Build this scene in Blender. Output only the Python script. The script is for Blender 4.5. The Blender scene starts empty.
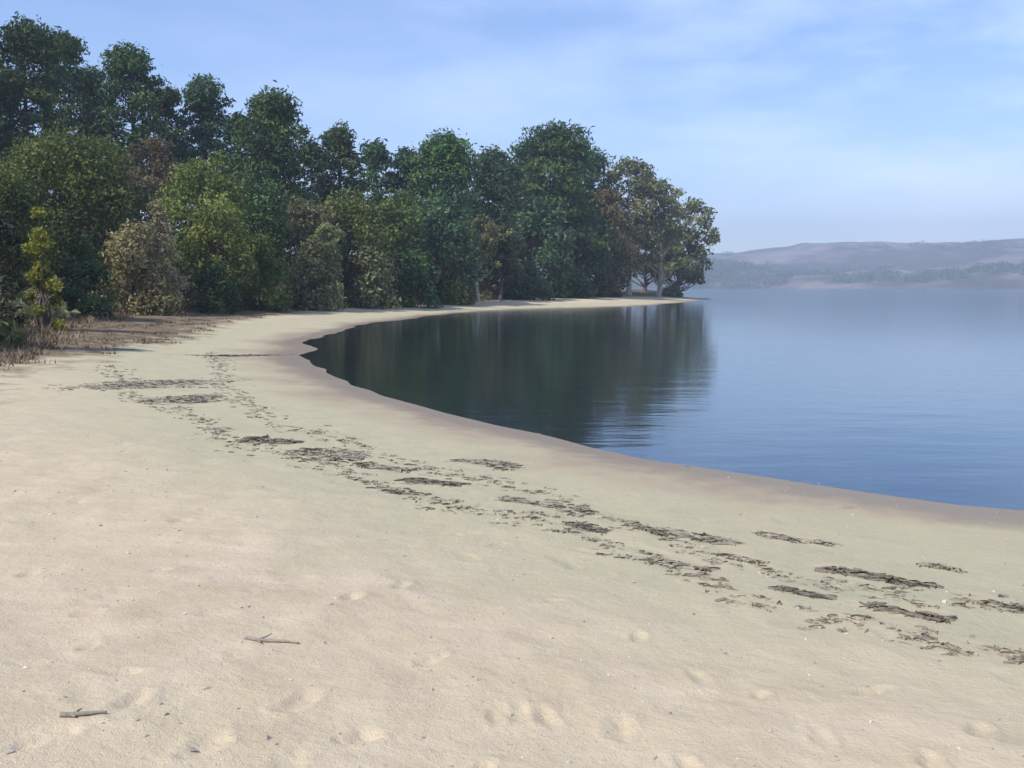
import bpy, math, random
import numpy as np

S = bpy.context.scene
COL = S.collection
PI = math.pi
R = math.radians
rng = np.random.default_rng(7)
random.seed(7)

# ------------------------------------------------------------------ camera model
F = 983.0                       # focal length in pixels of a 1024 wide frame
HOR = 287.0                     # horizon row
EYE = 2.3                       # eye above the water level (z = 0)
PITCH = math.atan((384.0 - HOR) / F)


def ray(px, py):
    cx, cy = (px - 512.0) / F, (384.0 - py) / F
    return (cx, math.cos(PITCH) + cy * math.sin(PITCH), -math.sin(PITCH) + cy * math.cos(PITCH))


def on_plane(px, py, z=0.0):
    d = ray(px, py)
    t = (z - EYE) / d[2]
    return (d[0] * t, d[1] * t)


def at_dist(px, py, D):
    d = ray(px, py)
    t = D / d[1]
    return (d[0] * t, D, EYE + d[2] * t)


# ------------------------------------------------------------------ numpy noise
def _hash(ix, iy, seed):
    n = (ix.astype(np.int64) * 374761393 + iy.astype(np.int64) * 668265263 + seed * 1442695041) & 0xFFFFFFFF
    n = ((n ^ (n >> 13)) * 1274126177) & 0xFFFFFFFF
    n = n ^ (n >> 16)
    return (n & 0xFFFF) / 65535.0


def vnoise(x, y, seed=0):
    ix, iy = np.floor(x), np.floor(y)
    fx, fy = x - ix, y - iy
    fx = fx * fx * (3 - 2 * fx)
    fy = fy * fy * (3 - 2 * fy)
    a, b = _hash(ix, iy, seed), _hash(ix + 1, iy, seed)
    c, d = _hash(ix, iy + 1, seed), _hash(ix + 1, iy + 1, seed)
    return (a + (b - a) * fx) * (1 - fy) + (c + (d - c) * fx) * fy - 0.5


def fbm(x, y, seed=0, oct=4):
    s, a = 0.0, 1.0
    for k in range(oct):
        s = s + a * vnoise(x * 2 ** k + 17.3 * k, y * 2 ** k - 9.1 * k, seed + k)
        a *= 0.5
    return s


def sstep(a, b, x):
    t = np.clip((x - a) / (b - a), 0, 1)
    return t * t * (3 - 2 * t)


# ------------------------------------------------------------------ shoreline and tree line
shore_px = [(1024, 509), (960, 503), (900, 495), (800, 480), (720, 468), (650, 458), (595, 445), (540, 432),
            (470, 418), (405, 402), (352, 385), (326, 368), (313, 355), (312, 344), (328, 334), (356, 326), (400, 319.5),
            (430, 316), (470, 312), (520, 309.5), (600, 307.5), (650, 305.5), (690, 302), (714, 299)]
shore = [on_plane(*p) for p in shore_px]
tip = shore[-1]
SHORE = [(2900, -1100), (260, -110), (90, -24), (40, -6), (20, 3.0), (11, 6.9)] + shore + \
        [(tip[0] + 1, tip[1] + 9), (tip[0] - 8, tip[1] + 22), (tip[0] - 34, tip[1] + 44), (tip[0] - 110, tip[1] + 95),
         (-330, 430), (-2900, 2300), (-2900, -2900), (2900, -2900)]

tree_px = [(-60, 22), (0, 27), (60, 43), (130, 57), (200, 66), (270, 73), (330, 81), (400, 92), (480, 113), (560, 141), (640, 172), (690, 195)]
TREEL = [((p - 512) / F * D, D) for p, D in tree_px]
soil_px = [(-60, 15), (0, 21), (60, 24.5), (130, 31), (190, 39), (240, 55), (330, 80), (400, 91.5), (480, 112.5), (560, 140.5), (640, 171.5), (690, 194.5)]
SOILL = [((p - 512) / F * D, D) for p, D in soil_px]
tl_tip = TREEL[-1]
TREEL = [(-800, -300), (-60, -25), (-26, 2)] + TREEL + [(tl_tip[0] - 4, tl_tip[1] + 12), (tl_tip[0] - 40, tl_tip[1] + 40),
        (-120, 300), (-360, 425), (-2900, 2280), (-2900, -300)]

SOILL = [(-800, -320), (-58, -30), (-22, 0)] + SOILL + TREEL[-6:]


def poly_sd(poly, X, Y):
    """signed distance, positive inside the polygon"""
    d2 = np.full(X.shape, 1e18)
    inside = np.zeros(X.shape, bool)
    n = len(poly)
    for i in range(n):
        ax, ay = poly[i]
        bx, by = poly[(i + 1) % n]
        ex, ey = bx - ax, by - ay
        t = np.clip(((X - ax) * ex + (Y - ay) * ey) / (ex * ex + ey * ey), 0, 1)
        dx, dy = X - ax - t * ex, Y - ay - t * ey
        d2 = np.minimum(d2, dx * dx + dy * dy)
        c = (ay > Y) != (by > Y)
        xi = ax + (Y - ay) / (by - ay if by != ay else 1e-9) * ex
        inside ^= c & (X < xi)
    d = np.sqrt(d2)
    return np.where(inside, d, -d)


# footprints: (x, y, angle, length, depth)
prints = []
for px, py, a in [(497, 694, 0.15), (518, 690, 0.1), (546, 691, -.2), (482, 752, .4), (88, 636, .2), (22, 658, 1.2), (124, 664, 1.3),
                  (215, 598, 1.2), (357, 722, .8), (384, 764, .9), (48, 742, .5), (620, 700, .3), (690, 742, -.3), (350, 575, .5),
                  (640, 600, .2), (552, 567, 1.2), (700, 640, -.1), (160, 552, .8), (300, 690, .4), (90, 600, .9), (820, 700, .2),
                  (930, 730, .1), (430, 640, .6), (60, 480, .9), (180, 500, .4), (250, 520, .7), (400, 560, .3), (760, 660, .2),
                  (32, 560, .3), (130, 700, .1), (200, 745, .4), (870, 650, 1.1), (980, 690, .5)]:
    x, y = on_plane(px, py, 0.62)
    prints.append((x, y, a, random.uniform(.16, .24), random.uniform(.012, .024)))
# two wandering trails
for (x0, y0, hd, n) in [(-1.9, 3.4, 0.35, 22), (3.0, 4.2, -0.75, 20), (-4.5, 8.5, 0.1, 16), (-0.4, 6.6, -0.5, 20)]:
    x, y = x0, y0
    for k in range(n):
        s = -1 if k % 2 else 1
        prints.append((x + s * .1 * math.cos(hd), y + s * .1 * math.sin(hd), -hd + random.uniform(-.2, .2), random.uniform(.24, .3), random.uniform(.004, .010)))
        hd += random.uniform(-.08, .08)
        x += -math.sin(-hd) * .62
        y += math.cos(hd) * .62
for k in range(260):            # softened old scuffs
    prints.append((random.uniform(-9, 8), random.uniform(2.6, 16), random.uniform(0, PI), random.uniform(.12, .5), random.uniform(.003, .011)))


def height(X, Y, detail=True):
    X = np.asarray(X, float)
    Y = np.asarray(Y, float)
    d = poly_sd(SHORE, X, Y)
    rr = np.hypot(X, Y)
    wob = fbm(X * .22, Y * .22, 3, 3) * np.clip(rr * .02, .25, 1.2)
    dd = d + wob * np.exp(-np.abs(d) / 6)
    # flatter, longer-wet stretches: the inner bend of the cove and the near right
    flat = .62 * np.exp(-((X + 8.6) ** 2 + (Y - 36) ** 2) / 13 ** 2) + .40 * np.exp(-((X - 5.5) ** 2 + (Y - 9.3) ** 2) / 3.5 ** 2)
    dd = np.where(dd > 0, dd * (1 - flat * np.exp(-np.maximum(dd, 0) / 6.5)), dd)
    land = np.where(dd < 10, 0.062 * dd, 0.62 + 0.42 * (1 - np.exp(-(dd - 10) / 16)))
    land = land - 0.03 * np.exp(-((dd - 2.2) / 1.6) ** 2)        # low wet step near the water
    sea = np.maximum(0.055 * dd, -4.0)
    z = np.where(dd > 0, land, sea)
    t = poly_sd(TREEL, X, Y)
    tt = np.clip(t, 0, 500)
    amp = 1.0 + 12.5 * (1 - sstep(72, 125, Y))
    z = z + amp * (1 - np.exp(-tt * 0.32 / np.maximum(amp, 1) * .9)) * sstep(0, 4, tt)
    z = z + fbm(X * .15, Y * .15, 11, 3) * .8 * sstep(2, 14, tt)
    z = z + fbm(X * .12, Y * .12, 21, 2) * .12 * sstep(3, 12, dd)
    if detail:
        near = np.exp(-(rr / 45) ** 2) * sstep(1.0, 4.0, dd)
        z = z + near * (fbm(X * 1.1, Y * 1.1, 31, 3) * .036 + fbm(X * 4, Y * 4, 41, 4) * .013)
        for (x, y, a, L, dep) in prints:
            m = (np.abs(X - x) < .5) & (np.abs(Y - y) < .5)
            if not m.any():
                continue
            u = (X[m] - x) * math.cos(a) - (Y[m] - y) * math.sin(a)
            v = (X[m] - x) * math.sin(a) + (Y[m] - y) * math.cos(a)
            q = np.sqrt((u / (L * .24)) ** 2 + (v / (L * .52)) ** 2) + .9 * vnoise(X[m] * 9, Y[m] * 9, 51) + .5 * vnoise(X[m] * 24, Y[m] * 24, 52)
            z[m] += -dep * (1 - sstep(.1, 1.15, q)) + dep * .3 * np.exp(-((q - 1.35) / .35) ** 2)
    return z


def ground_z(x, y):
    return float(height(np.array([x]), np.array([y]), False)[0])


# ------------------------------------------------------------------ mesh helpers
def mesh_from(name, V, faces_flat, fsize, smooth=True):
    """V (n,3); faces_flat int array of constant-size faces"""
    me = bpy.data.meshes.new(name)
    V = np.asarray(V, np.float32)
    Fc = np.asarray(faces_flat, np.int32).ravel()
    nf = len(Fc) // fsize
    me.vertices.add(len(V))
    me.vertices.foreach_set('co', V.ravel())
    me.loops.add(len(Fc))
    me.loops.foreach_set('vertex_index', Fc)
    me.polygons.add(nf)
    me.polygons.foreach_set('loop_start', np.arange(nf, dtype=np.int32) * fsize)
    me.polygons.foreach_set('use_smooth', np.full(nf, smooth, bool))
    me.update(calc_edges=True)
    return me


def point_attr(me, name, vals):
    a = me.attributes.new(name, 'FLOAT', 'POINT')
    a.data.foreach_set('value', np.asarray(vals, np.float32))


def link(name, me, mat=None, parent=None):
    o = bpy.data.objects.new(name, me)
    COL.objects.link(o)
    if mat:
        me.materials.append(mat)
    if parent:
        o.parent = parent
    return o


def tag(o, label=None, cat=None, group=None, kind=None):
    if label: o['label'] = label
    if cat: o['category'] = cat
    if group: o['group'] = group
    if kind: o['kind'] = kind
    return o


def empty(name, loc):
    o = bpy.data.objects.new(name, None)
    o.location = loc
    COL.objects.link(o)
    return o


def polar_grid(rings, angs):
    nr, na = len(rings), len(angs)
    Rr, A = np.meshgrid(rings, angs, indexing='ij')
    X, Y = (Rr * np.sin(A)).ravel(), (Rr * np.cos(A)).ravel()
    i = np.arange(nr - 1)[:, None] * na
    j = np.arange(na)[None, :]
    j2 = (j + 1) % na
    q = np.stack([i + j, i + na + j, i + na + j2, i + j2], -1).reshape(-1, 4)
    q = q[:, ::-1]
    return X, Y, q


# ------------------------------------------------------------------ node helpers
def new_mat(name):
    m = bpy.data.materials.new(name)
    m.use_nodes = True
    nt = m.node_tree
    nt.nodes.clear()
    return m, nt


class N:
    def __init__(s, nt): s.nt = nt

    def __call__(s, typ, **kw):
        n = s.nt.nodes.new(typ)
        for k, v in kw.items():
            if k.startswith('_'):
                setattr(n, k[1:], v)
            else:
                key = int(k[1:]) if k[0] == 'i' and k[1:].isdigit() else k.replace('__', ' ')
                if hasattr(v, 'is_output'):
                    s.nt.links.new(v, n.inputs[key])
                else:
                    n.inputs[key].default_value = v
        return n

    def math(s, op, a, b=None, clamp=False):
        n = s.nt.nodes.new('ShaderNodeMath')
        n.operation = op
        n.use_clamp = clamp
        for k, v in ((0, a), (1, b)):
            if v is None: continue
            if hasattr(v, 'is_output'): s.nt.links.new(v, n.inputs[k])
            else: n.inputs[k].default_value = v
        return n.outputs[0]

    def ramp(s, fac, stops, interp='LINEAR'):
        n = s.nt.nodes.new('ShaderNodeValToRGB')
        n.color_ramp.interpolation = interp
        e = n.color_ramp.elements
        while len(e) < len(stops): e.new(0.5)
        for k, (p, c) in enumerate(stops):
            e[k].position = p
            e[k].color = (*c, 1) if len(c) == 3 else c
        s.nt.links.new(fac, n.inputs[0])
        return n.outputs[0]

    def mix(s, fac, a, b, blend='MIX'):
        n = s.nt.nodes.new('ShaderNodeMix')
        n.data_type = 'RGBA'
        n.blend_type = blend
        for k, v in ((0, fac), (6, a), (7, b)):
            if hasattr(v, 'is_output'): s.nt.links.new(v, n.inputs[k])
            else: n.inputs[k].default_value = (*v, 1) if isinstance(v, tuple) and len(v) == 3 else v
        return n.outputs[2]

    def noise(s, vec, scale, detail=4, rough=.55, w=None):
        n = s.nt.nodes.new('ShaderNodeTexNoise')
        n.inputs['Scale'].default_value = scale
        n.inputs['Detail'].default_value = detail
        n.inputs['Roughness'].default_value = rough
        s.nt.links.new(vec, n.inputs['Vector'])
        return n.outputs['Fac']

    def out(s, surf=None, vol=None):
        o = s.nt.nodes.new('ShaderNodeOutputMaterial')
        if surf: s.nt.links.new(surf, o.inputs['Surface'])
        if vol: s.nt.links.new(vol, o.inputs['Volume'])


# ------------------------------------------------------------------ materials
def ground_material():
    m, nt = new_mat('sand_and_soil')
    n = N(nt)
    pos = n('ShaderNodeNewGeometry').outputs['Position']
    z = n('ShaderNodeSeparateXYZ', Vector=pos).outputs['Z']
    soil = n('ShaderNodeAttribute', _attribute_name='soil').outputs['Fac']
    big = n.noise(pos, .35, 5)
    mid = n.noise(pos, 2.4, 6, .6)
    fine = n.noise(pos, 38, 4, .7)
    grain = n.noise(pos, 160, 2, .7)
    dry = n.ramp(mid, [(.3, (.455, .365, .250)), (.52, (.515, .422, .298)), (.72, (.56, .465, .336))])
    dry = n.mix(n.math('MULTIPLY', n.math('SUBTRACT', big, .42, True), 1.6, True), dry, (.53, .445, .285))
    sp = n.math('MULTIPLY', n.math('SUBTRACT', fine, .57, True), 3.0, True)
    dry = n.mix(sp, dry, (.30, .25, .185))
    sp2 = n.math('MULTIPLY', n.math('SUBTRACT', grain, .62, True), 2.5, True)
    dry = n.mix(sp2, dry, (.22, .19, .15))
    # grey-green damp belt below the tide line
    zz = n.math('ADD', z, n.math('MULTIPLY', n.math('SUBTRACT', big, .5), .22))
    zz = n.math('ADD', zz, n.math('MULTIPLY', n.math('SUBTRACT', mid, .5), .10))
    belt = n.ramp(n.math('MULTIPLY', zz, 2.0), [(.0, (1, 1, 1)), (.62, (1, 1, 1)), (.92, (0, 0, 0))])
    belt_c = n.mix(n.math('MULTIPLY', n.math('SUBTRACT', mid, .40, True), 3.2, True), (.43, .385, .255), (.345, .33, .218))
    col = n.mix(n.math('MULTIPLY', belt, .85), dry, belt_c)
    wet = n.ramp(n.math('MULTIPLY', zz, 4.0), [(.0, (1, 1, 1)), (.08, (1, 1, 1)), (.42, (0, 0, 0))])
    wet_c = n.mix(mid, (.245, .188, .128), (.33, .262, .185))
    col = n.mix(n.math('MULTIPLY', wet, .9), col, wet_c)
    # forest floor
    lit = n.ramp(n.noise(pos, 1.2, 6, .65), [(.3, (.070, .052, .034)), (.5, (.155, .115, .075)), (.62, (.20, .165, .10)), (.75, (.10, .105, .045))])
    s2 = n.math('ADD', soil, n.math('MULTIPLY', n.math('SUBTRACT', n.noise(pos, .8, 5, .65), .5), 1.1))
    s2 = n.ramp(s2, [(.38, (0, 0, 0)), (.62, (1, 1, 1))])
    col = n.mix(s2, col, lit)
    soak = n.ramp(n.math('MULTIPLY', n.math('ADD', z, n.math('MULTIPLY', n.math('SUBTRACT', mid, .5), .03)), 10.0), [(.0, (1, 1, 1)), (.20, (1, 1, 1)), (.45, (0, 0, 0))])
    col = n.mix(n.math('MULTIPLY', soak, .7), col, (.185, .142, .100))
    rough = n.mix(wet, (.95, .95, .95), (.66, .66, .66))
    rough = n.mix(soak, rough, (.46, .46, .46))
    hgt = n.math('ADD', n.math('MULTIPLY', fine, .5), n.math('ADD', n.math('MULTIPLY', n.noise(pos, 11, 5, .65), 1.0), n.math('MULTIPLY', grain, .35)))
    bstr = n.math('MULTIPLY', n.math('SUBTRACT', 1.0, wet), .75)
    bmp = n('ShaderNodeBump', Strength=bstr, Distance=.02, Height=hgt)
    b = n('ShaderNodeBsdfPrincipled', Base__Color=col, Roughness=rough, Normal=bmp.outputs[0])
    b.inputs['Specular IOR Level'].default_value = .25
    n.out(b.outputs[0])
    return m


def water_material():
    m, nt = new_mat('bay_water')
    n = N(nt)
    pos = n('ShaderNodeNewGeometry').outputs['Position']
    dep = n('ShaderNodeAttribute', _attribute_name='depth').outputs['Fac']
    mp = n('ShaderNodeMapping', Vector=pos)
    mp.inputs['Scale'].default_value = (.45, 1.1, 1)
    mp.inputs['Rotation'].default_value = (0, 0, R(-18))
    v = mp.outputs[0]
    h = n.math('ADD', n.math('MULTIPLY', n.noise(v, 1.1, 3, .5), 1.0), n.math('MULTIPLY', n.noise(v, 4.5, 2, .5), .16))
    big = n.noise(pos, .045, 3, .6)                    # calm and rippled lanes
    st = n.math('ADD', n.math('MULTIPLY', n.math('SUBTRACT', big, .3, True), .15), .02)
    bmp = n('ShaderNodeBump', Strength=st, Distance=.22, Height=h)
    fr = n('ShaderNodeFresnel', IOR=1.75, Normal=bmp.outputs[0])
    gl = n('ShaderNodeBsdfGlossy', Color=(.86, .93, 1.0, 1), Roughness=.085, Normal=bmp.outputs[0])
    deep = n('ShaderNodeBsdfDiffuse', Color=(.032, .044, .024, 1))
    tr = n('ShaderNodeBsdfTransparent', Color=(.86, .93, .93, 1))
    k = n.math('SUBTRACT', 1.0, n.math('POWER', 2.718, n.math('MULTIPLY', dep, -2.2)), True)
    body = n('ShaderNodeMixShader', i0=k, i1=tr.outputs[0], i2=deep.outputs[0])
    mx = n('ShaderNodeMixShader', i0=fr.outputs[0], i1=body.outputs[0], i2=gl.outputs[0])
    n.out(mx.outputs[0])
    return m


def leaf_material(name, dark, mid, light, trans=.28):
    m, nt = new_mat(name)
    n = N(nt)
    tone = n('ShaderNodeAttribute', _attribute_name='tone').outputs['Fac']
    col = n.ramp(tone, [(.05, dark), (.5, mid), (.95, light)])
    hs = n('ShaderNodeHueSaturation', Color=col)
    rnd = n('ShaderNodeObjectInfo').outputs['Random']
    nt.links.new(n.math('ADD', .485, n.math('MULTIPLY', rnd, .03)), hs.inputs['Hue'])
    nt.links.new(n.math('ADD', .8, n.math('MULTIPLY', rnd, .4)), hs.inputs['Value'])
    c = n.mix(1.0, hs.outputs[0], (1.34, 1.30, 1.20), 'MULTIPLY')
    b = n('ShaderNodeBsdfPrincipled', Base__Color=c, Roughness=.6)
    b.inputs['Specular IOR Level'].default_value = .25
    t = n('ShaderNodeBsdfTranslucent', Color=c)
    mx = n('ShaderNodeMixShader', i0=trans, i1=b.outputs[0], i2=t.outputs[0])
    n.out(mx.outputs[0])
    return m


def bark_material(name, a, b_):
    m, nt = new_mat(name)
    n = N(nt)
    co = n('ShaderNodeTexCoord').outputs['Object']
    mp = n('ShaderNodeMapping', Vector=co)
    mp.inputs['Scale'].default_value = (3, 3, .8)
    f = n.noise(mp.outputs[0], 2.2, 6, .65)
    col = n.ramp(f, [(.35, a), (.65, b_)])
    bmp = n('ShaderNodeBump', Strength=.6, Distance=.04, Height=f)
    b = n('ShaderNodeBsdfPrincipled', Base__Color=col, Roughness=.9, Normal=bmp.outputs[0])
    n.out(b.outputs[0])
    return m


def hills_material():
    m, nt = new_mat('far_hill_grass')
    n = N(nt)
    pos = n('ShaderNodeNewGeometry').outputs['Position']
    a = n.noise(pos, .006, 6, .62)
    c = n.noise(pos, .03, 5, .65)
    s = n.math('ADD', n.math('MULTIPLY', a, .65), n.math('MULTIPLY', c, .35))
    col = n.ramp(s, [(.40, (.045, .055, .035)), (.48, (.085, .075, .055)), (.54, (.17, .145, .135)), (.66, (.29, .25, .225))])
    b = n('ShaderNodeBsdfDiffuse', Color=col)
    n.out(b.outputs[0])
    return m


def weed_material(name, a, b_):
    m, nt = new_mat(name)
    n = N(nt)
    pos = n('ShaderNodeNewGeometry').outputs['Position']
    col = n.ramp(n.noise(pos, 9, 4, .6), [(.35, a), (.65, b_)])
    b = n('ShaderNodeBsdfPrincipled', Base__Color=col, Roughness=.7)
    n.out(b.outputs[0])
    return m


M = {
    'ground': ground_material(), 'water': water_material(), 'hills': hills_material(),
    'pine': leaf_material('pine_needles', (0.018, 0.039, 0.016), (0.039, 0.081, 0.024), (0.078, 0.124, 0.035), .15),
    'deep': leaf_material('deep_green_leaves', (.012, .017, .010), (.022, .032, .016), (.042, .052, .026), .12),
    'teal': leaf_material('blue_green_needles', (0.021, 0.047, 0.027), (0.042, 0.083, 0.041), (0.081, 0.127, 0.058), .18),
    'oak': leaf_material('oak_leaves', (0.036, 0.055, 0.014), (0.075, 0.107, 0.027), (0.137, 0.163, 0.042)),
    'olive': leaf_material('olive_leaves', (.056, .076, .018), (.105, .135, .030), (.175, .195, .055)),
    'bright': leaf_material('bright_shrub_leaves', (0.085, 0.111, 0.014), (0.163, 0.189, 0.023), (0.247, 0.254, 0.039)),
    'dry': leaf_material('dry_shrub_leaves', (.125, .115, .052), (.22, .20, .095), (.33, .30, .165)),
    'grey': leaf_material('dull_grey_leaves', (0.052, 0.062, 0.029), (0.107, 0.114, 0.055), (0.189, 0.189, 0.097)),
    'palebush': leaf_material('pale_twiggy_leaves', (.17, .16, 0.088), (.26, .25, 0.143), (.36, .35, 0.211)),
    'gum': leaf_material('grey_green_leaves', (0.058, 0.078, 0.035), (0.124, 0.140, 0.060), (0.221, 0.234, 0.111), .35),
    'brown': leaf_material('brown_twig_leaves', (0.055, 0.044, 0.023), (0.107, 0.086, 0.042), (0.169, 0.140, 0.071)),
    'bark': bark_material('dark_bark', (.055, .042, .032), (.13, .10, .078)),
    'pale': bark_material('pale_bark', (.25, .21, .165), (.46, .41, .34)),
    'drift': bark_material('driftwood_grey', (.16, .135, .11), (.34, .30, .25)),
    'straw': leaf_material('dry_straw', (.09, .066, .042), (.15, .115, .075), (.235, .195, .13), .15),
    'shell': weed_material('shell_and_pebble', (.16, .13, .10), (.60, .55, .48)),
    'weed': weed_material('dried_seaweed', (.095, .078, .058), (.20, .168, .122)),
    'weedpale': weed_material('bleached_seaweed', (.19, .165, .12), (.33, .29, .22)),
}

# ------------------------------------------------------------------ ground sheet
fw = np.radians(np.arange(-36, 36, .2))
sd = np.radians(np.concatenate([np.arange(36, 60, 1.0), np.arange(60, 300, 4.0), np.arange(300, 324, 1.0)]))
angs = np.concatenate([fw, sd])
rings = [.4]
while rings[-1] < 2850:
    r_ = rings[-1]
    rings.append(r_ * (1.06 if r_ < 2.6 else 1.0048 if r_ < 26 else 1.008 if r_ < 260 else 1.06))
rings = np.array(rings)
X, Y, q = polar_grid(rings, angs)
Z = height(X, Y, True)
V = np.stack([X, Y, Z], 1)
V = np.vstack([V, [[0, 0, float(Z[:len(angs)].mean())]]])
me = mesh_from('ground', V, q, 4)
na = len(angs)
# close the small hole under the camera with a fan of quads collapsed to the centre
tl = poly_sd(SOILL, V[:, 0], V[:, 1])
point_attr(me, 'soil', np.clip(.5 + (tl - .5) / 6.0, 0, 1))
ground = link('ground', me, M['ground'])
tag(ground, kind='structure')

# ------------------------------------------------------------------ water
wr = [4.0]
while wr[-1] < 2850:
    wr.append(wr[-1] * (1.012 if wr[-1] < 300 else 1.06))
wa = np.radians(np.concatenate([np.arange(-40, 60, .5), np.arange(60, 320, 4)]))
X, Y, q = polar_grid(np.array(wr), wa)
dep = np.maximum(0, -height(X, Y, False))
me = mesh_from('water', np.stack([X, Y, np.zeros_like(X)], 1), q, 4)
point_attr(me, 'depth', dep)
tag(link('water', me, M['water']), kind='structure')

# ------------------------------------------------------------------ far hills across the bay
def ridge_mesh(name, a0, a1, na, r0, r1, nr, hfun):
    A = np.radians(np.linspace(a0, a1, na))
    T = np.linspace(0, 1, nr)
    TT, AA = np.meshgrid(T, A, indexing='ij')
    rr = r0 + (r1 - r0) * TT
    rr = rr + 60 * np.sin(AA * 9 + 1) * (1 - TT)
    Xh, Yh = rr * np.sin(AA), rr * np.cos(AA)
    Zh = hfun(np.degrees(AA), TT, Xh, Yh)
    i = np.arange(nr - 1)[:, None] * na
    j = np.arange(na - 1)[None, :]
    q = np.stack([i + j, i + j + 1, i + na + j + 1, i + na + j], -1).reshape(-1, 4)
    o = link(name, mesh_from(name, np.stack([Xh.ravel(), Yh.ravel(), Zh.ravel()], 1), q, 4), M['hills'])
    return tag(o, kind='structure')


def far_h(a, t, x, y):
    # skyline rises to the right of the point
    crest = np.interp(a, [-40, 5, 10, 13, 16.5, 19, 22, 26, 32, 45, 62], [70, 74, 82, 90, 102, 105, 106, 106, 102, 90, 60])
    prof = sstep(0, .55, t) * .62 + sstep(.35, .8, t) * .38 - sstep(.85, 1, t) * .4
    return -3 + (crest + 3) * prof * (1 + .15 * fbm(x * .004, y * .004, 5, 4)) + 5 * fbm(x * .02, y * .02, 9, 3) * sstep(0, .2, t)


def near_h(a, t, x, y):
    crest = np.interp(a, [-40, 5, 9, 11, 12.5, 15, 17, 18, 21, 24, 27, 32, 60], [30, 34, 36, 33, 28, 22, 26, 24, 28, 25, 30, 28, 20])
    return -3 + (crest + 3) * np.sin(np.clip(t, 0, 1) * PI) ** .8 * (1 + .6 * fbm(x * .008, y * .008, 15, 4))


ridge_mesh('hills', -40, 62, 360, 1750, 2700, 60, far_h)
ridge_mesh('foothills', -40, 62, 360, 1640, 1960, 24, near_h)

# ------------------------------------------------------------------ plants
def leaves(centers, normals, sizes, tones, aspect=.55):
    """diamond shaped leaf sprays; returns verts, quads, tone"""
    n = len(centers)
    ref = rng.normal(size=(n, 3))
    u = np.cross(normals, ref)
    u /= np.linalg.norm(u, axis=1, keepdims=True) + 1e-9
    v = np.cross(normals, u)
    s = sizes[:, None]
    bend = normals * s * .18
    P = np.stack([centers - u * s, centers + v * s * aspect + bend, centers + u * s, centers - v * s * aspect + bend], 1)
    return P.reshape(-1, 3), np.arange(4 * n), np.repeat(tones, 4)


def clump_leaves(clumps, total, size, upbias=.25, shell=.5, aspect=.5):
    """clumps: (cx,cy,cz, rx,ry,rz)"""
    C = np.array(clumps, float)
    w = (C[:, 3] * C[:, 4] * C[:, 5]) ** .667
    cnt = rng.multinomial(total, w / w.sum())
    idx = np.repeat(np.arange(len(C)), cnt)
    d = rng.normal(size=(len(idx), 3))
    d /= np.linalg.norm(d, axis=1, keepdims=True)
    rad = shell + (1.06 - shell) * rng.random(len(idx)) ** .6
    stray = rng.random(len(idx)) < .12
    rad = np.where(stray, rad * rng.uniform(1.0, 1.3, len(idx)), rad)
    # lumpy outline of each clump
    lump = 1 + .30 * np.sin(d[:, 0] * 5 + idx) * np.cos(d[:, 1] * 6 + idx * 2.1) + .12 * np.sin(d[:, 2] * 9 + idx)
    P = C[idx, :3] + d * C[idx, 3:] * (rad * lump)[:, None]
    nrm = d * .8 + rng.normal(size=d.shape) * .75 + np.array([0, 0, upbias])
    nrm /= np.linalg.norm(nrm, axis=1, keepdims=True)
    ctone = rng.normal(.5, .25, len(C))
    tone = np.clip(ctone[idx] + rng.normal(0, .16, len(idx)), 0, 1)
    sz = size * rng.uniform(.6, 1.35, len(idx))
    return leaves(P, nrm, sz, tone, aspect)


def tube(path, radii, sides=7):
    path = np.asarray(path, float)
    n = len(path)
    tang = np.gradient(path, axis=0)
    tang /= np.linalg.norm(tang, axis=1, keepdims=True) + 1e-9
    ref = np.array([.31, .95, .05])
    u = np.cross(tang, ref)
    bad = np.linalg.norm(u, axis=1) < .15
    u[bad] = np.cross(tang[bad], [1, 0, 0])
    u /= np.linalg.norm(u, axis=1, keepdims=True)
    v = np.cross(tang, u)
    a = np.linspace(0, 2 * PI, sides, endpoint=False)
    ring = u[:, None, :] * np.cos(a)[None, :, None] + v[:, None, :] * np.sin(a)[None, :, None]
    P = path[:, None, :] + ring * np.asarray(radii)[:, None, None]
    i = np.arange(n - 1)[:, None] * sides
    j = np.arange(sides)[None, :]
    j2 = (j + 1) % sides
    q = np.stack([i + j, i + j2, i + sides + j2, i + sides + j], -1).reshape(-1)
    return P.reshape(-1, 3), q


def join(pieces):
    Vs, Fs, o = [], [], 0
    for V, f in pieces:
        Vs.append(V)
        Fs.append(np.asarray(f) + o)
        o += len(V)
    return np.vstack(Vs), np.concatenate(Fs)


def limb(p0, p1, r0, r1, sag=.1, n=7):
    p0, p1 = np.array(p0, float), np.array(p1, float)
    t = np.linspace(0, 1, n)[:, None]
    L = np.linalg.norm(p1 - p0)
    path = p0 + (p1 - p0) * t
    off = rng.normal(size=3) * L * sag * .6
    path += np.sin(t * PI) * off + np.array([0, 0, -L * sag]) * np.sin(t * PI) * .6
    path[1:-1] += rng.normal(size=(n - 2, 3)) * L * .018
    return tube(path, r0 + (r1 - r0) * t[:, 0] ** .8, 6)


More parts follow.
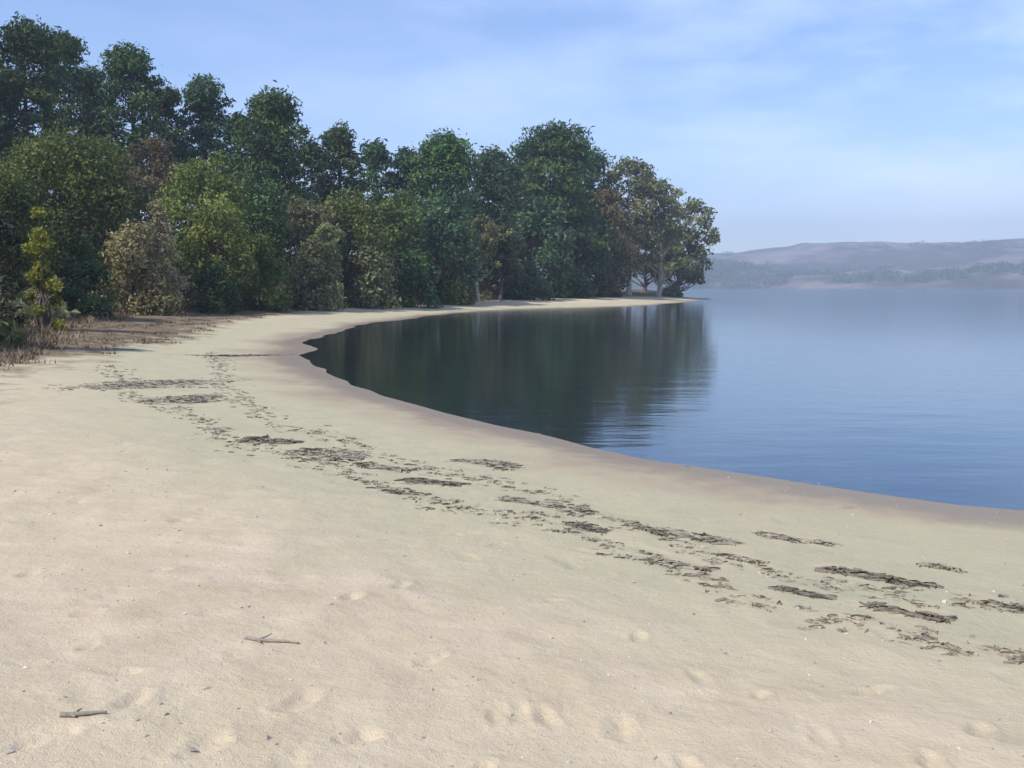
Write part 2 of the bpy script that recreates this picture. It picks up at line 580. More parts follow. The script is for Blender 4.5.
def make_clumps(kind, H, W, lowest=.42):
    """crown clumps in local coordinates; W = crown half width"""
    cl = []
    U = rng.uniform
    if kind == 'pine':
        n = 58
        for k in range(n):
            t = ((k + U(0, 1)) / n) ** .8             # 0 crown base .. 1 top
            z = H * (.14 + .80 * t)
            prof = (1 - t ** 3.2) ** .55
            a = k * 2.4 + U(-.5, .5)
            rad = W * prof * U(.3, .92)
            r = W * U(.20, .44) * (1.05 - .25 * t)
            cl.append((rad * math.cos(a), rad * math.sin(a), z, r * U(.9, 1.3), r * U(.9, 1.3), r * U(.4, .75)))
        cl.append((U(-.1, .1) * W, 0, H - W * .28, W * .34, W * .34, W * .30))
        for k in range(4):
            cl.append((U(-.4, .4) * W, U(-.4, .4) * W, H - W * U(.35, .7), W * .42, W * .42, W * .30))
    elif kind == 'oak':
        n = 30
        for k in range(n):
            t = (k + .5) / n
            el = math.asin(min(1, t * 1.12 - .12)) if t > .11 else -.25
            a = k * 2.4 + U(-.4, .4)
            q = U(.55, .86)
            r = W * U(.24, .40)
            zc = H * .45
            cl.append((W * q * math.cos(el) * math.cos(a), W * q * math.cos(el) * math.sin(a), zc + (H * .50) * q * math.sin(el) + H * .04,
                       r, r, r * U(.65, .9)))
        for k in range(10):
            a = U(0, 2 * PI)
            cl.append((W * .72 * math.cos(a), W * .72 * math.sin(a), H * U(.16, .4), W * .3, W * .3, W * .3))
    elif kind == 'gum':
        n = 38
        for k in range(n):
            t = (k + U(0, 1)) / n
            a = k * 2.4 + U(-.6, .6)
            z = H * (lowest + (.94 - lowest) * t)
            rad = W * (.35 + .65 * math.sin(min(1, (1 - t) * 1.25 + .12) * PI / 2)) * U(.4, .95)
            r = W * U(.18, .31)
            cl.append((rad * math.cos(a), rad * math.sin(a), z, r, r, r * U(.5, .75)))
        cl.append((0, 0, H - W * .25, W * .3, W * .3, W * .22))
    elif kind == 'shrub':
        n = 20
        for k in range(n):
            t = (k + .5) / n
            a = k * 2.4 + U(-.4, .4)
            q = U(.45, .8)
            el = t * PI / 2
            r = W * U(.26, .42)
            cl.append((W * q * math.cos(el) * math.cos(a), W * q * math.cos(el) * math.sin(a), max(r * .4, (H - r * .6) * q * 1.15 * math.sin(el)) + U(0, .1) * H, r, r, r * .85))
        cl.append((0, 0, H - W * .25, W * .32, W * .32, W * .26))
    return cl


def plant(name, cat, label, group, px, topy, D, hw, kind, mat, bark='bark', nleaf=6500, leaf=.30, lean=0.0, lowest=.42):
    x, y, ztop = at_dist(px, topy, D)
    xb = x - lean
    zb = ground_z(xb, y) - .08
    H = max(1.0, ztop - zb)
    W = hw / F * D * {'pine': 1.22, 'oak': 1.1, 'gum': 1.12, 'shrub': 1.05}[kind]
    root = empty(name, (xb, y, zb))
    tag(root, label, cat, group)
    cl = make_clumps(kind, H, W, lowest)
    if lean:
        cl = [(c[0] + lean * (c[2] / H) ** 1.4, *c[1:]) for c in cl]
    # trunk and limbs
    t = np.linspace(0, 1, 12)
    if kind == 'shrub':
        pcs = []
        for k, c in enumerate(cl[::2]):
            a = rng.uniform(0, 2 * PI)
            pcs.append(limb((.08 * W * math.cos(a), .08 * W * math.sin(a), -.1), c[:3], .05 + .008 * H, .012, .06))
        Vb, fb = join(pcs)
        link('stems', mesh_from('stems', Vb, fb, 4), M[bark], root)
    else:
        r0 = .10 + .017 * H
        top = .93 if kind == 'pine' else .74
        bx = rng.normal(0, .015 * H, 2)
        path = np.stack([bx[0] * np.sin(t * PI * 1.3) + lean * (t * top) ** 1.4, bx[1] * np.sin(t * PI * 1.1), -.3 + (H * top + .3) * t], 1)
        pcs = [tube(path, r0 * (1.0 - .86 * t ** .9) + .25 * r0 * np.exp(-t * 18), 9)]
        for c in cl:
            zz = c[2] - np.hypot(c[0], c[1]) * (.25 if kind == 'pine' else .75) - c[5] * .3
            tt = np.clip((zz + .3) / (H * top + .3), .10, .97)
            k = tt * 11
            i0 = int(min(10, math.floor(k)))
            p0 = path[i0] + (path[i0 + 1] - path[i0]) * (k - i0)
            rr = r0 * (1 - .86 * tt ** .9) * .55
            pcs.append(limb(p0, (c[0], c[1], c[2]), max(.035, rr), .02, .08))
        if kind == 'gum':                        # bare secondary twigs
            for c in cl:
                for _ in range(3):
                    d = rng.normal(size=3)
                    d /= np.linalg.norm(d)
                    pcs.append(limb(np.array(c[:3]) - d * .2, np.array(c[:3]) + d * c[3] * 1.1, .03, .008, .05, 4))
        Vb, fb = join(pcs)
        link('trunk', mesh_from('trunk', Vb, fb, 4), M[bark], root)
    if kind == 'pine':
        Vl, fl, tone = clump_leaves(cl, nleaf, leaf * 1.25, .25, .4, .36)
    else:
        Vl, fl, tone = clump_leaves(cl, nleaf, leaf, .25, .45)
    mz = Vl[:, 2] < .02
    Vl[mz, 2] = .02 + rng.random(mz.sum()) * .15
    mm = mesh_from('crown', Vl, fl, 4, False)
    point_attr(mm, 'tone', tone)
    link('crown' if kind != 'shrub' else 'foliage', mm, M[mat], root)
    return root


PG = 'tall pines along the wooded skyline'
MG = 'rounded trees in the middle of the wood'
SG = 'shrubs along the foot of the wood'
GG = 'open crowned trees at the tip of the point'
T = [
    # back row, the skyline
    ('pine_tree', 'tree', 'dark pine cut by the left edge of the photo, behind the highest pine', PG, -38, 44, 80, 42, 'pine', 'pine'),
    ('pine_tree', 'tree', 'highest dark pine of the skyline, crowning the hill at far left', PG, 22, 18, 84, 36, 'pine', 'pine'),
    ('pine_tree', 'tree', 'dark pine touching the right shoulder of the highest pine', PG, 62, 31, 94, 24, 'pine', 'pine'),
    ('pine_tree', 'tree', 'low pine filling the dip between the two highest pines', PG, 92, 66, 100, 24, 'pine', 'teal'),
    ('pine_tree', 'tree', 'second highest pine, with a stepped dark green top', PG, 130, 43, 95, 31, 'pine', 'pine'),
    ('pine_tree', 'tree', 'small dark pine in the notch right of the stepped pine', PG, 166, 86, 104, 22, 'pine', 'pine'),
    ('pine_tree', 'tree', 'flat topped pine directly behind the yellow green tree', PG, 203, 76, 100, 27, 'pine', 'teal'),
    ('pine_tree', 'tree', 'narrow low pine between the flat topped and the broad round pine', PG, 237, 112, 106, 20, 'pine', 'pine'),
    ('pine_tree', 'tree', 'broad round pine with bright left side and dark right edge', PG, 271, 88, 97, 35, 'pine', 'pine'),
    ('pine_tree', 'tree', 'shaded low pine just right of the broad round pine', PG, 311, 138, 108, 22, 'pine', 'teal'),
    ('pine_tree', 'tree', 'small round headed pine standing alone on the falling skyline', PG, 340, 122, 110, 23, 'pine', 'pine'),
    ('pine_tree', 'tree', 'low bluish pine in the lowest dip of the skyline', PG, 376, 139, 118, 18, 'pine', 'teal'),
    ('pine_tree', 'tree', 'slim pine on the left shoulder of the wide domed pine', PG, 407, 147, 120, 20, 'pine', 'teal'),
    ('pine_tree', 'tree', 'wide domed pine rising over the middle of the cove', PG, 442, 131, 116, 37, 'pine', 'pine'),
    ('pine_tree', 'tree', 'blue green pine in the saddle right of the wide domed pine', PG, 495, 147, 128, 30, 'pine', 'teal'),
    ('pine_tree', 'tree', 'pine leaning against the left side of the peaked pine', PG, 528, 139, 138, 22, 'pine', 'teal'),
    ('pine_tree', 'tree', 'tall peaked pine, highest on the outer point', PG, 556, 122, 131, 36, 'pine', 'pine'),
    ('pine_tree', 'tree', 'teal pine stepping down right of the peaked pine', PG, 590, 148, 148, 24, 'pine', 'teal'),
    # tip of the point
    ('eucalyptus_tree', 'tree', 'rounded open tree with olive crown above the pale trunks on the point', GG, 630, 157, 150, 38, 'gum', 'gum', 'pale'),
    ('eucalyptus_tree', 'tree', 'pale trunked tree with grey leaves second from the tip', GG, 660, 178, 152, 32, 'gum', 'gum', 'pale'),
    ('eucalyptus_tree', 'tree', 'outermost tree leaning out over the water at the tip', GG, 694, 198, 165, 28, 'gum', 'gum', 'bark'),
    ('eucalyptus_tree', 'tree', 'brownish thin tree with bare branches behind the pale trunks', GG, 606, 188, 145, 30, 'gum', 'brown', 'bark'),
    # middle row
    ('oak_tree', 'tree', 'shaded oak cut by the left edge below the pines', MG, -22, 148, 46, 52, 'oak', 'oak'),
    ('oak_tree', 'tree', 'broad dull green oak on the slope under the highest pine', MG, 58, 126, 60, 68, 'oak', 'oak'),
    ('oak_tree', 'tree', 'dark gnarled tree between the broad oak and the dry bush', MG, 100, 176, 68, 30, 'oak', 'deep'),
    ('bare_tree', 'tree', 'brown half bare tree in the shaded gap under the stepped pine', MG, 152, 134, 82, 30, 'gum', 'brown'),
    ('willow_tree', 'tree', 'tall yellow green tree, palest crown of the wood', MG, 203, 138, 71, 38, 'oak', 'olive'),
    ('oak_tree', 'tree', 'dark green tree beside the right flank of the yellow green tree', MG, 256, 168, 78, 30, 'oak', 'pine'),
    ('oak_tree', 'tree', 'dull grey brown tree below the small round headed pine', MG, 302, 186, 84, 33, 'oak', 'grey'),
    ('oak_tree', 'tree', 'olive tree below the lowest dip of the skyline', MG, 347, 180, 88, 36, 'oak', 'oak'),
    ('oak_tree', 'tree', 'grey green tree under the slim pine at mid wood', MG, 394, 188, 98, 32, 'oak', 'oak'),
    ('oak_tree', 'tree', 'blue green tree under the wide domed pine', MG, 440, 184, 104, 36, 'oak', 'teal'),
    ('bay_tree', 'tree', 'shadowy blue tree behind the slender pale trunk', MG, 489, 198, 112, 33, 'oak', 'teal'),
    ('bay_tree', 'tree', 'dark teal tree left of the peaked pine, foliage to the ground', MG, 535, 192, 122, 32, 'oak', 'teal'),
    ('bay_tree', 'tree', 'deep green tree under the peaked pine', MG, 576, 196, 134, 32, 'oak', 'pine'),
    # front row
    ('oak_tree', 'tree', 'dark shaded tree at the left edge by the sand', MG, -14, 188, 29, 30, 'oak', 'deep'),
    ('shrub', 'shrub', 'small bright green shrub left of the dry bush', SG, 38, 207, 39, 20, 'shrub', 'bright'),
    ('shrub', 'shrub', 'dark low shrub between the bright green shrub and the dry bush', SG, 82, 236, 49, 30, 'shrub', 'pine'),
    ('shrub', 'shrub', 'large straw coloured dry bush at the back of the beach', SG, 133, 222, 57, 42, 'shrub', 'dry'),
    ('shrub', 'shrub', 'pale grey twiggy bush poking up behind the dry bush', SG, 156, 199, 59, 25, 'shrub', 'palebush'),
    ('willow_tree', 'tree', 'low yellow green tree in front of the palest crown', MG, 218, 196, 67, 33, 'oak', 'olive'),
    ('shrub', 'shrub', 'dark shrub right of the low yellow green tree, its foot black', SG, 214, 262, 63, 26, 'shrub', 'pine'),
    ('shrub', 'shrub', 'dark rounded shrub right of the low yellow green tree', SG, 262, 232, 70, 30, 'shrub', 'oak'),
    ('shrub', 'shrub', 'wide grey brown shrub in the shade above the inner sand strip', SG, 312, 240, 77, 36, 'shrub', 'grey'),
    ('shrub', 'shrub', 'dull shrub right of the wide grey brown one', SG, 366, 242, 86, 30, 'shrub', 'grey'),
    ('shrub', 'shrub', 'blackish green shrub at the foot of the wide domed pine', SG, 413, 250, 94, 26, 'shrub', 'pine'),
    ('shrub', 'shrub', 'low olive shrub beside the slender pale trunk', SG, 452, 268, 101, 20, 'shrub', 'olive'),
    ('shrub', 'shrub', 'teal shrub right of the slender pale trunk', SG, 527, 262, 113, 24, 'shrub', 'teal'),
    ('shrub', 'shrub', 'dark shrub hanging over the sand under the peaked pine', SG, 568, 264, 124, 27, 'shrub', 'pine'),
    ('shrub', 'shrub', 'brown shrub left of the pale trunks on the point', SG, 606, 268, 137, 18, 'shrub', 'brown'),
    ('shrub', 'shrub', 'small grey shrub between the pale trunks and the tip', SG, 672, 284, 160, 9, 'shrub', 'gum'),
    ('eucalyptus_tree', 'tree', 'low drooping brown tree behind the two pale trunked trees', GG, 646, 214, 164, 30, 'gum', 'brown', 'bark'),
    ('eucalyptus_tree', 'tree', 'small drooping grey tree between the second and the outermost tree of the tip', GG, 680, 226, 168, 24, 'gum', 'grey', 'bark'),
    ('oak_tree', 'tree', 'dense dull tree closing the wood left of the olive crowned one', MG, 603, 214, 140, 26, 'oak', 'grey'),
    ('eucalyptus_tree', 'tree', 'slender tree with a pale bare trunk at the middle of the far strand', 'slender trees at the edge of the far strand', 478, 214, 106, 20, 'gum', 'gum', 'pale'),
    ('eucalyptus_tree', 'tree', 'slender tree with a brown bare trunk beside the pale one', 'slender trees at the edge of the far strand', 500, 222, 109, 18, 'gum', 'grey', 'bark'),
    ('eucalyptus_tree', 'tree', 'small tree with grey trunk before the wide grey brown shrub', 'slender trees at the edge of the far strand', 326, 222, 79.5, 18, 'gum', 'gum', 'drift'),
]
for a in T:
    name, cat, label, group, px, ty, D, hw, kind, mat = a[:10]
    bark = a[10] if len(a) > 10 else 'bark'
    D = D * float(np.interp(px, [430, 480, 560, 640, 690], [1, 1.06, 1.12, 1.16, 1.16]))
    W = hw / F * D * 1.2
    leaf = .0021 * D * (.9 if kind == 'gum' else 1.0)
    leaf = min(.42, max(.075, leaf))
    n = int({'pine': 12, 'oak': 13, 'gum': 5.0, 'shrub': 11}[kind] * (W * W) / (leaf * leaf) * {'pine': 3.3, 'gum': 2.2, 'oak': 1.3, 'shrub': 1.3}[kind])
    if label.startswith('brown half bare'): n = int(n * .7)
    n = min(max(n, 3000), 42000)
    lean = 3.2 if 'leaning out' in label else 0.0
    plant(name, cat, label, group, px, ty, D, hw, kind, mat, bark, n, leaf, lean, .20 if ('the tip' in label or 'thin tree with bare' in label or 'drooping' in label) else .42)

# undergrowth that fills the wood floor
cl = []
tries = 0
while len(cl) < 420 and tries < 60000:
    tries += 1
    D = rng.uniform(24, 165)
    px = rng.uniform(-70, 690)
    x = (px - 512) / F * D
    t = float(poly_sd(TREEL, np.array([x]), np.array([D]))[0])
    if t < .6 or t > 42: continue
    if rng.random() > math.exp(-t / 16): continue
    r = rng.uniform(.5, 1.25) * (1 + min(t, 20) / 22)
    cl.append((x, D, ground_z(x, D) + r * .35, r, r, r * rng.uniform(.55, .95)))
# the same brush goes on over the slope beyond the left edge of the picture
r2 = np.random.default_rng(3)
side = []
while len(side) < 260:
    x, D = r2.uniform(-75, -8), r2.uniform(-20, 75)
    t = float(poly_sd(TREEL, np.array([x]), np.array([D]))[0])
    if t < 2 or t > 40 or (D > 0 and x > -.60 * D - 3): continue
    r = r2.uniform(.8, 1.9) * (1 + min(t, 20) / 18)
    side.append((x, D, ground_z(x, D) + r * .4, r, r, r * r2.uniform(.6, 1.0)))
Vl, fl, tone = clump_leaves(cl, 80000, .24, .3, .6)
V2, f2, t2_ = clump_leaves(side, 90000, .22, .3, .6)
fl = np.concatenate([fl, f2 + len(Vl)])
Vl, tone = np.vstack([Vl, V2]), np.concatenate([tone, t2_ * .6])
mm = mesh_from('undergrowth', Vl, fl, 4, False)
point_attr(mm, 'tone', np.clip(tone, 0, 1))
tag(link('undergrowth', mm, M['grey']), 'low brush covering the floor of the wood', 'undergrowth', kind='stuff')

# dark brush and woods along the far shore
cl = []
for k in range(1500):
    a = R(rng.uniform(5, 40))
    r = rng.uniform(1645, 1830) if k < 1000 else rng.uniform(1850, 2350)
    x, y = r * math.sin(a), r * math.cos(a)
    if fbm(np.array([x * .006]), np.array([y * .006]), 77, 3)[0] < (-.22 if k < 1000 else .12): continue
    tt = (r - 1640) / 320
    ad = np.array([math.degrees(a)])
    z1 = near_h(ad, np.array([np.clip((r - 1640 - 60 * math.sin(a * 9 + 1) * (1 - tt)) / 320, 0, 1)]), np.array([x]), np.array([y]))[0]
    t2 = np.clip((r - 1750) / 950, 0, 1)
    z2 = far_h(ad, np.array([t2]), np.array([x]), np.array([y]))[0]
    z = max(z1, z2, 0)
    s = rng.uniform(5, 10)
    cl.append((x, y, z + s * .3, s * 1.6, s * 1.6, s * .8))
Vl, fl, tone = clump_leaves(cl, 60000, 2.2, .3, .7)
mm = mesh_from('far_woodland', Vl, fl, 4, False)
point_attr(mm, 'tone', tone)
tag(link('far_woodland', mm, M['pine']), 'hazy tree belts along the far shore', 'woodland', kind='stuff')

# ------------------------------------------------------------------ seaweed on the tide line
def ribbons(cx, cy, L, W, ang, n, hmax, wid=.012):
    """flattened tangle of narrow weed ribbons lying on the sand, local to (cx,cy)"""
    Vs, Fs, o = [], [], 0
    paths = []
    lobes = rng.uniform(-.4, .4, 2)
    for k in range(n):
        u = (rng.uniform(-.5, .5) if k % 3 else rng.normal(lobes[k % 2], .09)) * L
        v = rng.normal(0, .30) * W + W * .55 * math.sin(u / L * 5 + L * 9) * .6
        a = ang + rng.normal(0, 1.15)
        ln = rng.uniform(.06, .24) * min(1.0, L + .25)
        m = 6
        s = np.linspace(-.5, .5, m) * ln
        cur = rng.normal(0, 3.2)
        xs = u * math.cos(ang) - v * math.sin(ang) + s * math.cos(a) - cur * s * s * math.sin(a)
        ys = u * math.sin(ang) + v * math.cos(ang) + s * math.sin(a) + cur * s * s * math.cos(a)
        paths.append((xs, ys, rng.uniform(.3, 1) * hmax * math.exp(-((u / L) ** 2 + (v / W) ** 2) * 1.2), a))
    XX = np.concatenate([p[0] for p in paths]) + cx
    YY = np.concatenate([p[1] for p in paths]) + cy
    ZZ = height(XX, YY, True)
    for k, (xs, ys, hh, a) in enumerate(paths):
        m = len(xs)
        zs = ZZ[k * m:(k + 1) * m] + .004 + hh * (1 - (np.linspace(-1, 1, m)) ** 2) * rng.uniform(.5, 1) + hh * .25
        w = wid * rng.uniform(.6, 1.7) * np.sin(np.linspace(.25, PI - .15, m))
        nx, ny = -math.sin(a) * w, math.cos(a) * w
        tw = rng.uniform(-.008, .008)
        top = np.stack([xs + nx, ys + ny, zs + tw], 1)
        bot = np.stack([xs - nx, ys - ny, zs - tw], 1)
        P = np.empty((2 * m, 3))
        P[0::2], P[1::2] = top, bot
        Vs.append(P)
        i = np.arange(m - 1) * 2
        Fs.append(np.stack([i, i + 2, i + 3, i + 1], 1) + o)
        o += 2 * m
    return np.vstack(Vs), np.concatenate(Fs).ravel()


WG = 'seaweed clumps along the tide lines'
wrack = [  # px, py, length px, height px, material, label
    (236, 355, 20, 9, 'weed', 'dark weed clump farthest up the cove, near the bend of the strand'),
    (152, 384, 70, 26, 'weedpale', 'wide pale spread of weed at the bend of the strand, far left'),
    (190, 398, 50, 14, 'weedpale', 'pale weed patch just right of the wide spread at the bend'),
    (272, 440, 44, 10, 'weed', 'long thin weed streak at the left start of the tide line'),
    (332, 454, 66, 18, 'weedpale', 'largest greyish weed heap at the left part of the tide line'),
    (385, 465, 46, 9, 'weedpale', 'thin grey weed trail right of the largest heap'),
    (432, 479, 50, 11, 'weed', 'dark weed streak between the largest heap and the middle of the tide line'),
    (402, 491, 40, 8, 'weedpale', 'small weed streak below the thin grey trail'),
    (488, 460, 58, 10, 'weedpale', 'pale weed streak lying highest above the middle tide line, toward the water'),
    (545, 503, 74, 11, 'weedpale', 'long pale weed streak left of the darkest middle clump'),
    (588, 527, 40, 11, 'weed', 'darkest weed clump at the middle of the tide line'),
    (648, 528, 36, 8, 'weed', 'small dark weed clump right of the darkest middle one'),
    (694, 533, 66, 10, 'weedpale', 'wide flat olive weed streak right of centre'),
    (680, 563, 56, 11, 'weedpale', 'loose weed patch below the wide flat olive streak'),
    (738, 554, 44, 7, 'weedpale', 'thin pale weed line between the loose patch and the dark right clumps'),
    (834, 567, 26, 12, 'weed', 'compact dark weed tuft, left end of the right hand line'),
    (862, 570, 38, 13, 'weed', 'blackish weed tuft second in the right hand line'),
    (904, 577, 62, 15, 'weed', 'thick tapering weed streak in the right hand line'),
    (906, 611, 66, 12, 'weed', 'dark weed streak nearest to the viewer on the right'),
    (802, 592, 46, 8, 'weed', 'thin weed streak below the compact dark tuft'),
    (1010, 603, 40, 10, 'weed', 'weed streak cut by the right edge of the photo'),
    (942, 561, 34, 7, 'weedpale', 'pale weed scrap above the thick tapering streak'),
    (796, 533, 60, 7, 'weedpale', 'faint weed line on the damp sand toward the water at right'),
]
for (px, py, wl, hl, mt, lab) in wrack:
    x, y = on_plane(px, py, .38)
    z = ground_z(x, y)
    x, y = on_plane(px, py, z)
    ppm = F / y
    L = wl / ppm
    Wd = max(.10, hl / ppm / (EYE - z) * y * .55)
    x2, y2 = on_plane(px + 20, py + 4, z)
    ang = math.atan2(y2 - y, x2 - x)
    n = int(min(420, 60 + 260 * L * Wd * 2))
    Vw, fw_ = ribbons(x, y, L * 1.2, Wd * .80, ang * .75, int(n * (1.2 if mt == 'weed' else 2.6 if wl > 68 or px < 200 else 1.9)), .016, .0028 + .00036 * y)
    me = mesh_from('seaweed_clump', Vw, fw_, 4)
    o = link('seaweed_clump', me, M[mt])
    o.location = (x, y, 0)
    tag(o, lab, 'seaweed', WG)

# scattered scraps of weed along both tide lines: too many to count
lines = [([(112, 360), (130, 385), (200, 412), (270, 440), (340, 458), (430, 480), (520, 500), (600, 530), (700, 566), (800, 594), (920, 616), (1040, 640)], .44),
         ([(215, 345), (225, 385), (290, 418), (380, 444), (480, 462), (560, 490), (650, 528), (740, 553), (850, 570), (950, 590), (1040, 606)], .32)]
sx, sy, sl, sw = [], [], [], []
Vs, Fs, off = [], [], 0
for pts, zl in lines:
    W3 = [on_plane(p[0], p[1], zl) for p in pts]
    seg = [(W3[i], W3[i + 1]) for i in range(len(W3) - 1)]
    ln = np.array([math.dist(a, b) for a, b in seg])
    for k in range(620):
        i = rng.choice(len(seg), p=ln ** .75 / (ln ** .75).sum())
        t = rng.random()
        (ax, ay), (bx, by) = seg[i]
        x = ax + (bx - ax) * t + rng.normal(0, .12)
        y = ay + (by - ay) * t + rng.normal(0, .07 + .012 * ay) + .25 * math.sin(x * 2.1)
        a = math.atan2(by - ay, bx - ax)
        Vw, fw_ = ribbons(x, y, rng.uniform(.04, .2), .05, a * .6, int(rng.integers(1, 9)), .008, .0024 + .00024 * y)
        Vw = Vw + np.array([x, y, 0])
        Vs.append(Vw); Fs.append(fw_ + off); off += len(Vw)
me = mesh_from('wrack_litter', np.vstack(Vs), np.concatenate(Fs), 4)
tag(link('wrack_litter', me, M['weedpale']), 'thin scraps of dried weed scattered along the tide lines', 'weed litter', kind='stuff')

# small pieces on the dry sand in the foreground
def twig(px, py, length, rad, ang, label, fork=True, name='twig', mat='drift'):
    x, y = on_plane(px, py, .62)
    z = ground_z(x, y)
    x, y = on_plane(px, py, z)
    pcs = []
    t = np.linspace(-.5, .5, 9)
    ux, uy = math.cos(ang), math.sin(ang)
    pth = np.stack([t * length * ux + .05 * length * np.sin(t * 5) * -uy, t * length * uy + .05 * length * np.sin(t * 5) * ux, np.zeros(9)], 1)
    zz = height(pth[:, 0] + x, pth[:, 1] + y, True)
    pth[:, 2] = zz - z + rad * .8
    pcs.append(tube(pth, rad * (1 - .55 * (t + .5)), 7))
    if fork:
        p = pth[2]
        for s, L2 in ((1.1, .3), (-.8, .2)):
            q = p + np.array([math.cos(ang + s), math.sin(ang + s), .10]) * length * L2
            pcs.append(limb(p, q, rad * .6, rad * .2, .03, 5))
    Vb, fb = join(pcs)
    o = link(name, mesh_from(name, Vb, fb, 4), M[mat])
    o.location = (x, y, z)
    tag(o, label, 'twig', 'twigs lying on the dry sand')


twig(272, 641, .28, .011, -.25, 'forked grey twig lying on the dry sand left of centre foreground', True)
twig(84, 721, .17, .012, .05, 'short thick twig on the sand near the bottom left corner', True)

# shell bits and small pebbles strewn over the sand: too many to count
Vs, Fs, off = [], [], 0
ico = np.array([(1, 0, 0), (-1, 0, 0), (0, 1, 0), (0, -1, 0), (0, 0, 1), (0, 0, -1)], float)
icf = np.array([(0, 2, 4), (2, 1, 4), (1, 3, 4), (3, 0, 4), (2, 0, 5), (1, 2, 5), (3, 1, 5), (0, 3, 5)])
n_ = 2600
px_ = rng.normal(0, 1, n_)
yy = rng.uniform(2.8, 13, n_) ** 1.0
xx = rng.uniform(-.62, .62, n_) * yy
zz = height(xx, yy, True)
for k in range(n_):
    sz = rng.lognormal(-5.35, .5)
    A = rng.normal(size=(3, 3)) * .25 + np.eye(3)
    P = (ico * rng.uniform(.75, 1.2, (6, 1))) @ A * sz * np.array([1, 1, .6])
    Vs.append(P + np.array([xx[k], yy[k], zz[k] + sz * .2])); Fs.append(icf + off); off += 6
me = mesh_from('shell_bits', np.vstack(Vs), np.concatenate(Fs).ravel(), 3, False)
tag(link('shell_bits', me, M['shell']), 'tiny shell bits and pebbles strewn over the dry sand', 'shell bits', kind='stuff')

# dry grass and leaf litter tufts on the brown bank behind the sand
Vs, Fs, off = [], [], 0
cnt = 0
while cnt < 900:
    D = rng.uniform(18, 120)
    x = (rng.uniform(-60, 520) - 512) / F * D
    a1 = np.array([x]); b1 = np.array([D])
    so_, tr_ = float(poly_sd(SOILL, a1, b1)[0]), float(poly_sd(TREEL, a1, b1)[0])
    if so_ < rng.exponential(1.2) or tr_ > 6 or tr_ < -11: continue
    if tr_ < -1 and rng.random() > .45: continue
    cnt += 1
    z0 = ground_z(x, D)
    m_ = int(rng.integers(14, 34))
    hgt = rng.uniform(.08, .26) * (1.5 if tr_ > -1 else .6)
    bp = np.stack([x + rng.normal(0, .16, m_), D + rng.normal(0, .16, m_), np.full(m_, z0 - .02)], 1)
    d = rng.normal(0, .45, (m_, 3)); d[:, 2] = 1
    tp = bp + d * hgt * rng.uniform(.5, 1.2, (m_, 1))
    sd_ = rng.normal(size=(m_, 3)); sd_[:, 2] = 0
    sd_ *= (.010 + .0005 * D) / (np.linalg.norm(sd_, axis=1, keepdims=True) + 1e-6)
    P = np.stack([bp - sd_, bp + sd_, tp], 1).reshape(-1, 3)
    Vs.append(P); Fs.append(np.arange(3 * m_) + off); off += 3 * m_
me = mesh_from('dry_grass', np.vstack(Vs), np.concatenate(Fs), 3, False)
point_attr(me, 'tone', np.repeat(rng.random(off // 3), 3))
tag(link('dry_grass', me, M['straw']), 'dry grass tufts on the brown bank behind the sand', 'dry grass', kind='stuff')

# ------------------------------------------------------------------ air
hz = bpy.data.meshes.new('haze')
b = 2950.0
zb, zt = -5.2, 190.0
vs = [(-b, -b, zb), (b, -b, zb), (b, b, zb), (-b, b, zb), (-b, -b, zt), (b, -b, zt), (b, b, zt), (-b, b, zt)]
hz.from_pydata(vs, [], [(3, 2, 1, 0), (4, 5, 6, 7), (0, 1, 5, 4), (1, 2, 6, 5), (2, 3, 7, 6), (3, 0, 4, 7)])
m, nt = new_mat('pale_air')
n = N(nt)
pv = n('ShaderNodeVolumePrincipled')
pv.inputs['Color'].default_value = (.68, .79, 1.0, 1)
pv.inputs['Density'].default_value = .00049
pv.inputs['Anisotropy'].default_value = .1
n.out(vol=pv.outputs[0])
tag(link('haze', hz, m), 'pale summer haze over the bay', 'haze', kind='stuff')

# ------------------------------------------------------------------ light
SUN_AZ, SUN_EL = R(-130), R(46)          # clockwise from +Y (the view); the sun stands left, a little behind
sun = bpy.data.lights.new('sun', 'SUN')
sun.energy = 3.8
sun.angle = R(.5)
sun.color = (1, .945, .85)
so = bpy.data.objects.new('sun', sun)
COL.objects.link(so)
from mathutils import Vector
sv = Vector((math.sin(SUN_AZ) * math.cos(SUN_EL), math.cos(SUN_AZ) * math.cos(SUN_EL), math.sin(SUN_EL)))
so.rotation_euler = (-sv).to_track_quat('-Z', 'Y').to_euler()
so.location = sv * 300

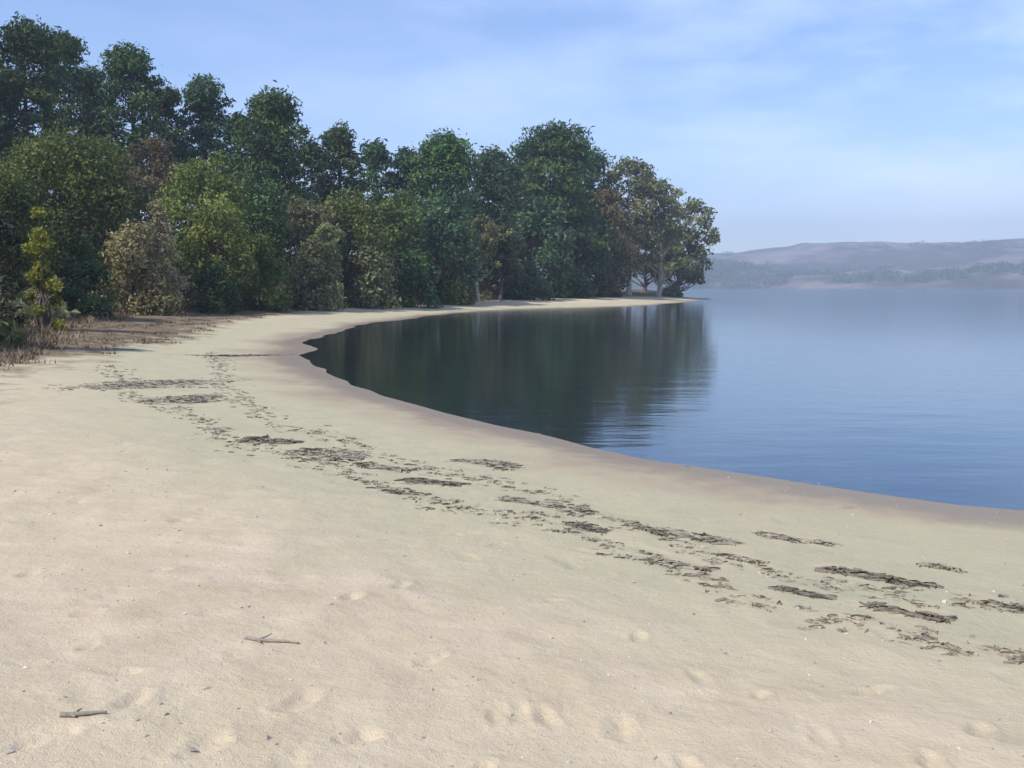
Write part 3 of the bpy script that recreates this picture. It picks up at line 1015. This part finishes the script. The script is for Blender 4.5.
w = bpy.data.worlds.new('World')
S.world = w
w.use_nodes = True
nt = w.node_tree
nt.nodes.clear()
n = N(nt)
sky = n('ShaderNodeTexSky')
sky.sky_type = 'NISHITA'
sky.sun_disc = False
sky.sun_elevation = SUN_EL
sky.sun_rotation = SUN_AZ
sky.altitude = 0
sky.air_density = 1.0
sky.dust_density = .4
sky.ozone_density = 3.0
co = n('ShaderNodeTexCoord').outputs['Generated']
mp = n('ShaderNodeMapping', Vector=co)
mp.inputs['Scale'].default_value = (1.2, 1.2, 4.0)
mp.inputs['Rotation'].default_value = (0, R(14), 0)
c1 = n.noise(mp.outputs[0], 2.2, 6, .6)
cl_ = n.ramp(c1, [(.40, (0, 0, 0)), (.68, (1, 1, 1))])
sxyz = n('ShaderNodeSeparateXYZ', Vector=co)
right = n.math('ADD', n.math('MULTIPLY', sxyz.outputs['X'], .9), .42, True)
fac = n.math('MULTIPLY', n.math('MULTIPLY', cl_, right), .8)
skyb = n.mix(1.0, sky.outputs[0], (.93, .97, 1.13), 'MULTIPLY')
skyc = n.mix(fac, skyb, (7.2, 8.2, 10.0))
bg = n('ShaderNodeBackground', Color=skyc, Strength=.122)
wo = n('ShaderNodeOutputWorld')
nt.links.new(bg.outputs[0], wo.inputs['Surface'])

# ------------------------------------------------------------------ camera and render settings
cam = bpy.data.cameras.new('camera')
cam.sensor_width = 36
cam.lens = 36 * F / 1024
cam.clip_start = .05
cam.clip_end = 12000
cobj = bpy.data.objects.new('camera', cam)
cobj.location = (0, 0, EYE)
cobj.rotation_euler = (PI / 2 - PITCH, 0, 0)
COL.objects.link(cobj)
S.camera = cobj

S.view_settings.view_transform = 'Standard'
S.view_settings.look = 'None'
S.view_settings.gamma = 1
S.view_settings.exposure = 0.57
S.cycles.max_bounces = 6
S.cycles.diffuse_bounces = 2
S.cycles.glossy_bounces = 2
S.cycles.transmission_bounces = 3
S.cycles.transparent_max_bounces = 12
S.cycles.volume_bounces = 0
S.cycles.use_denoising = True
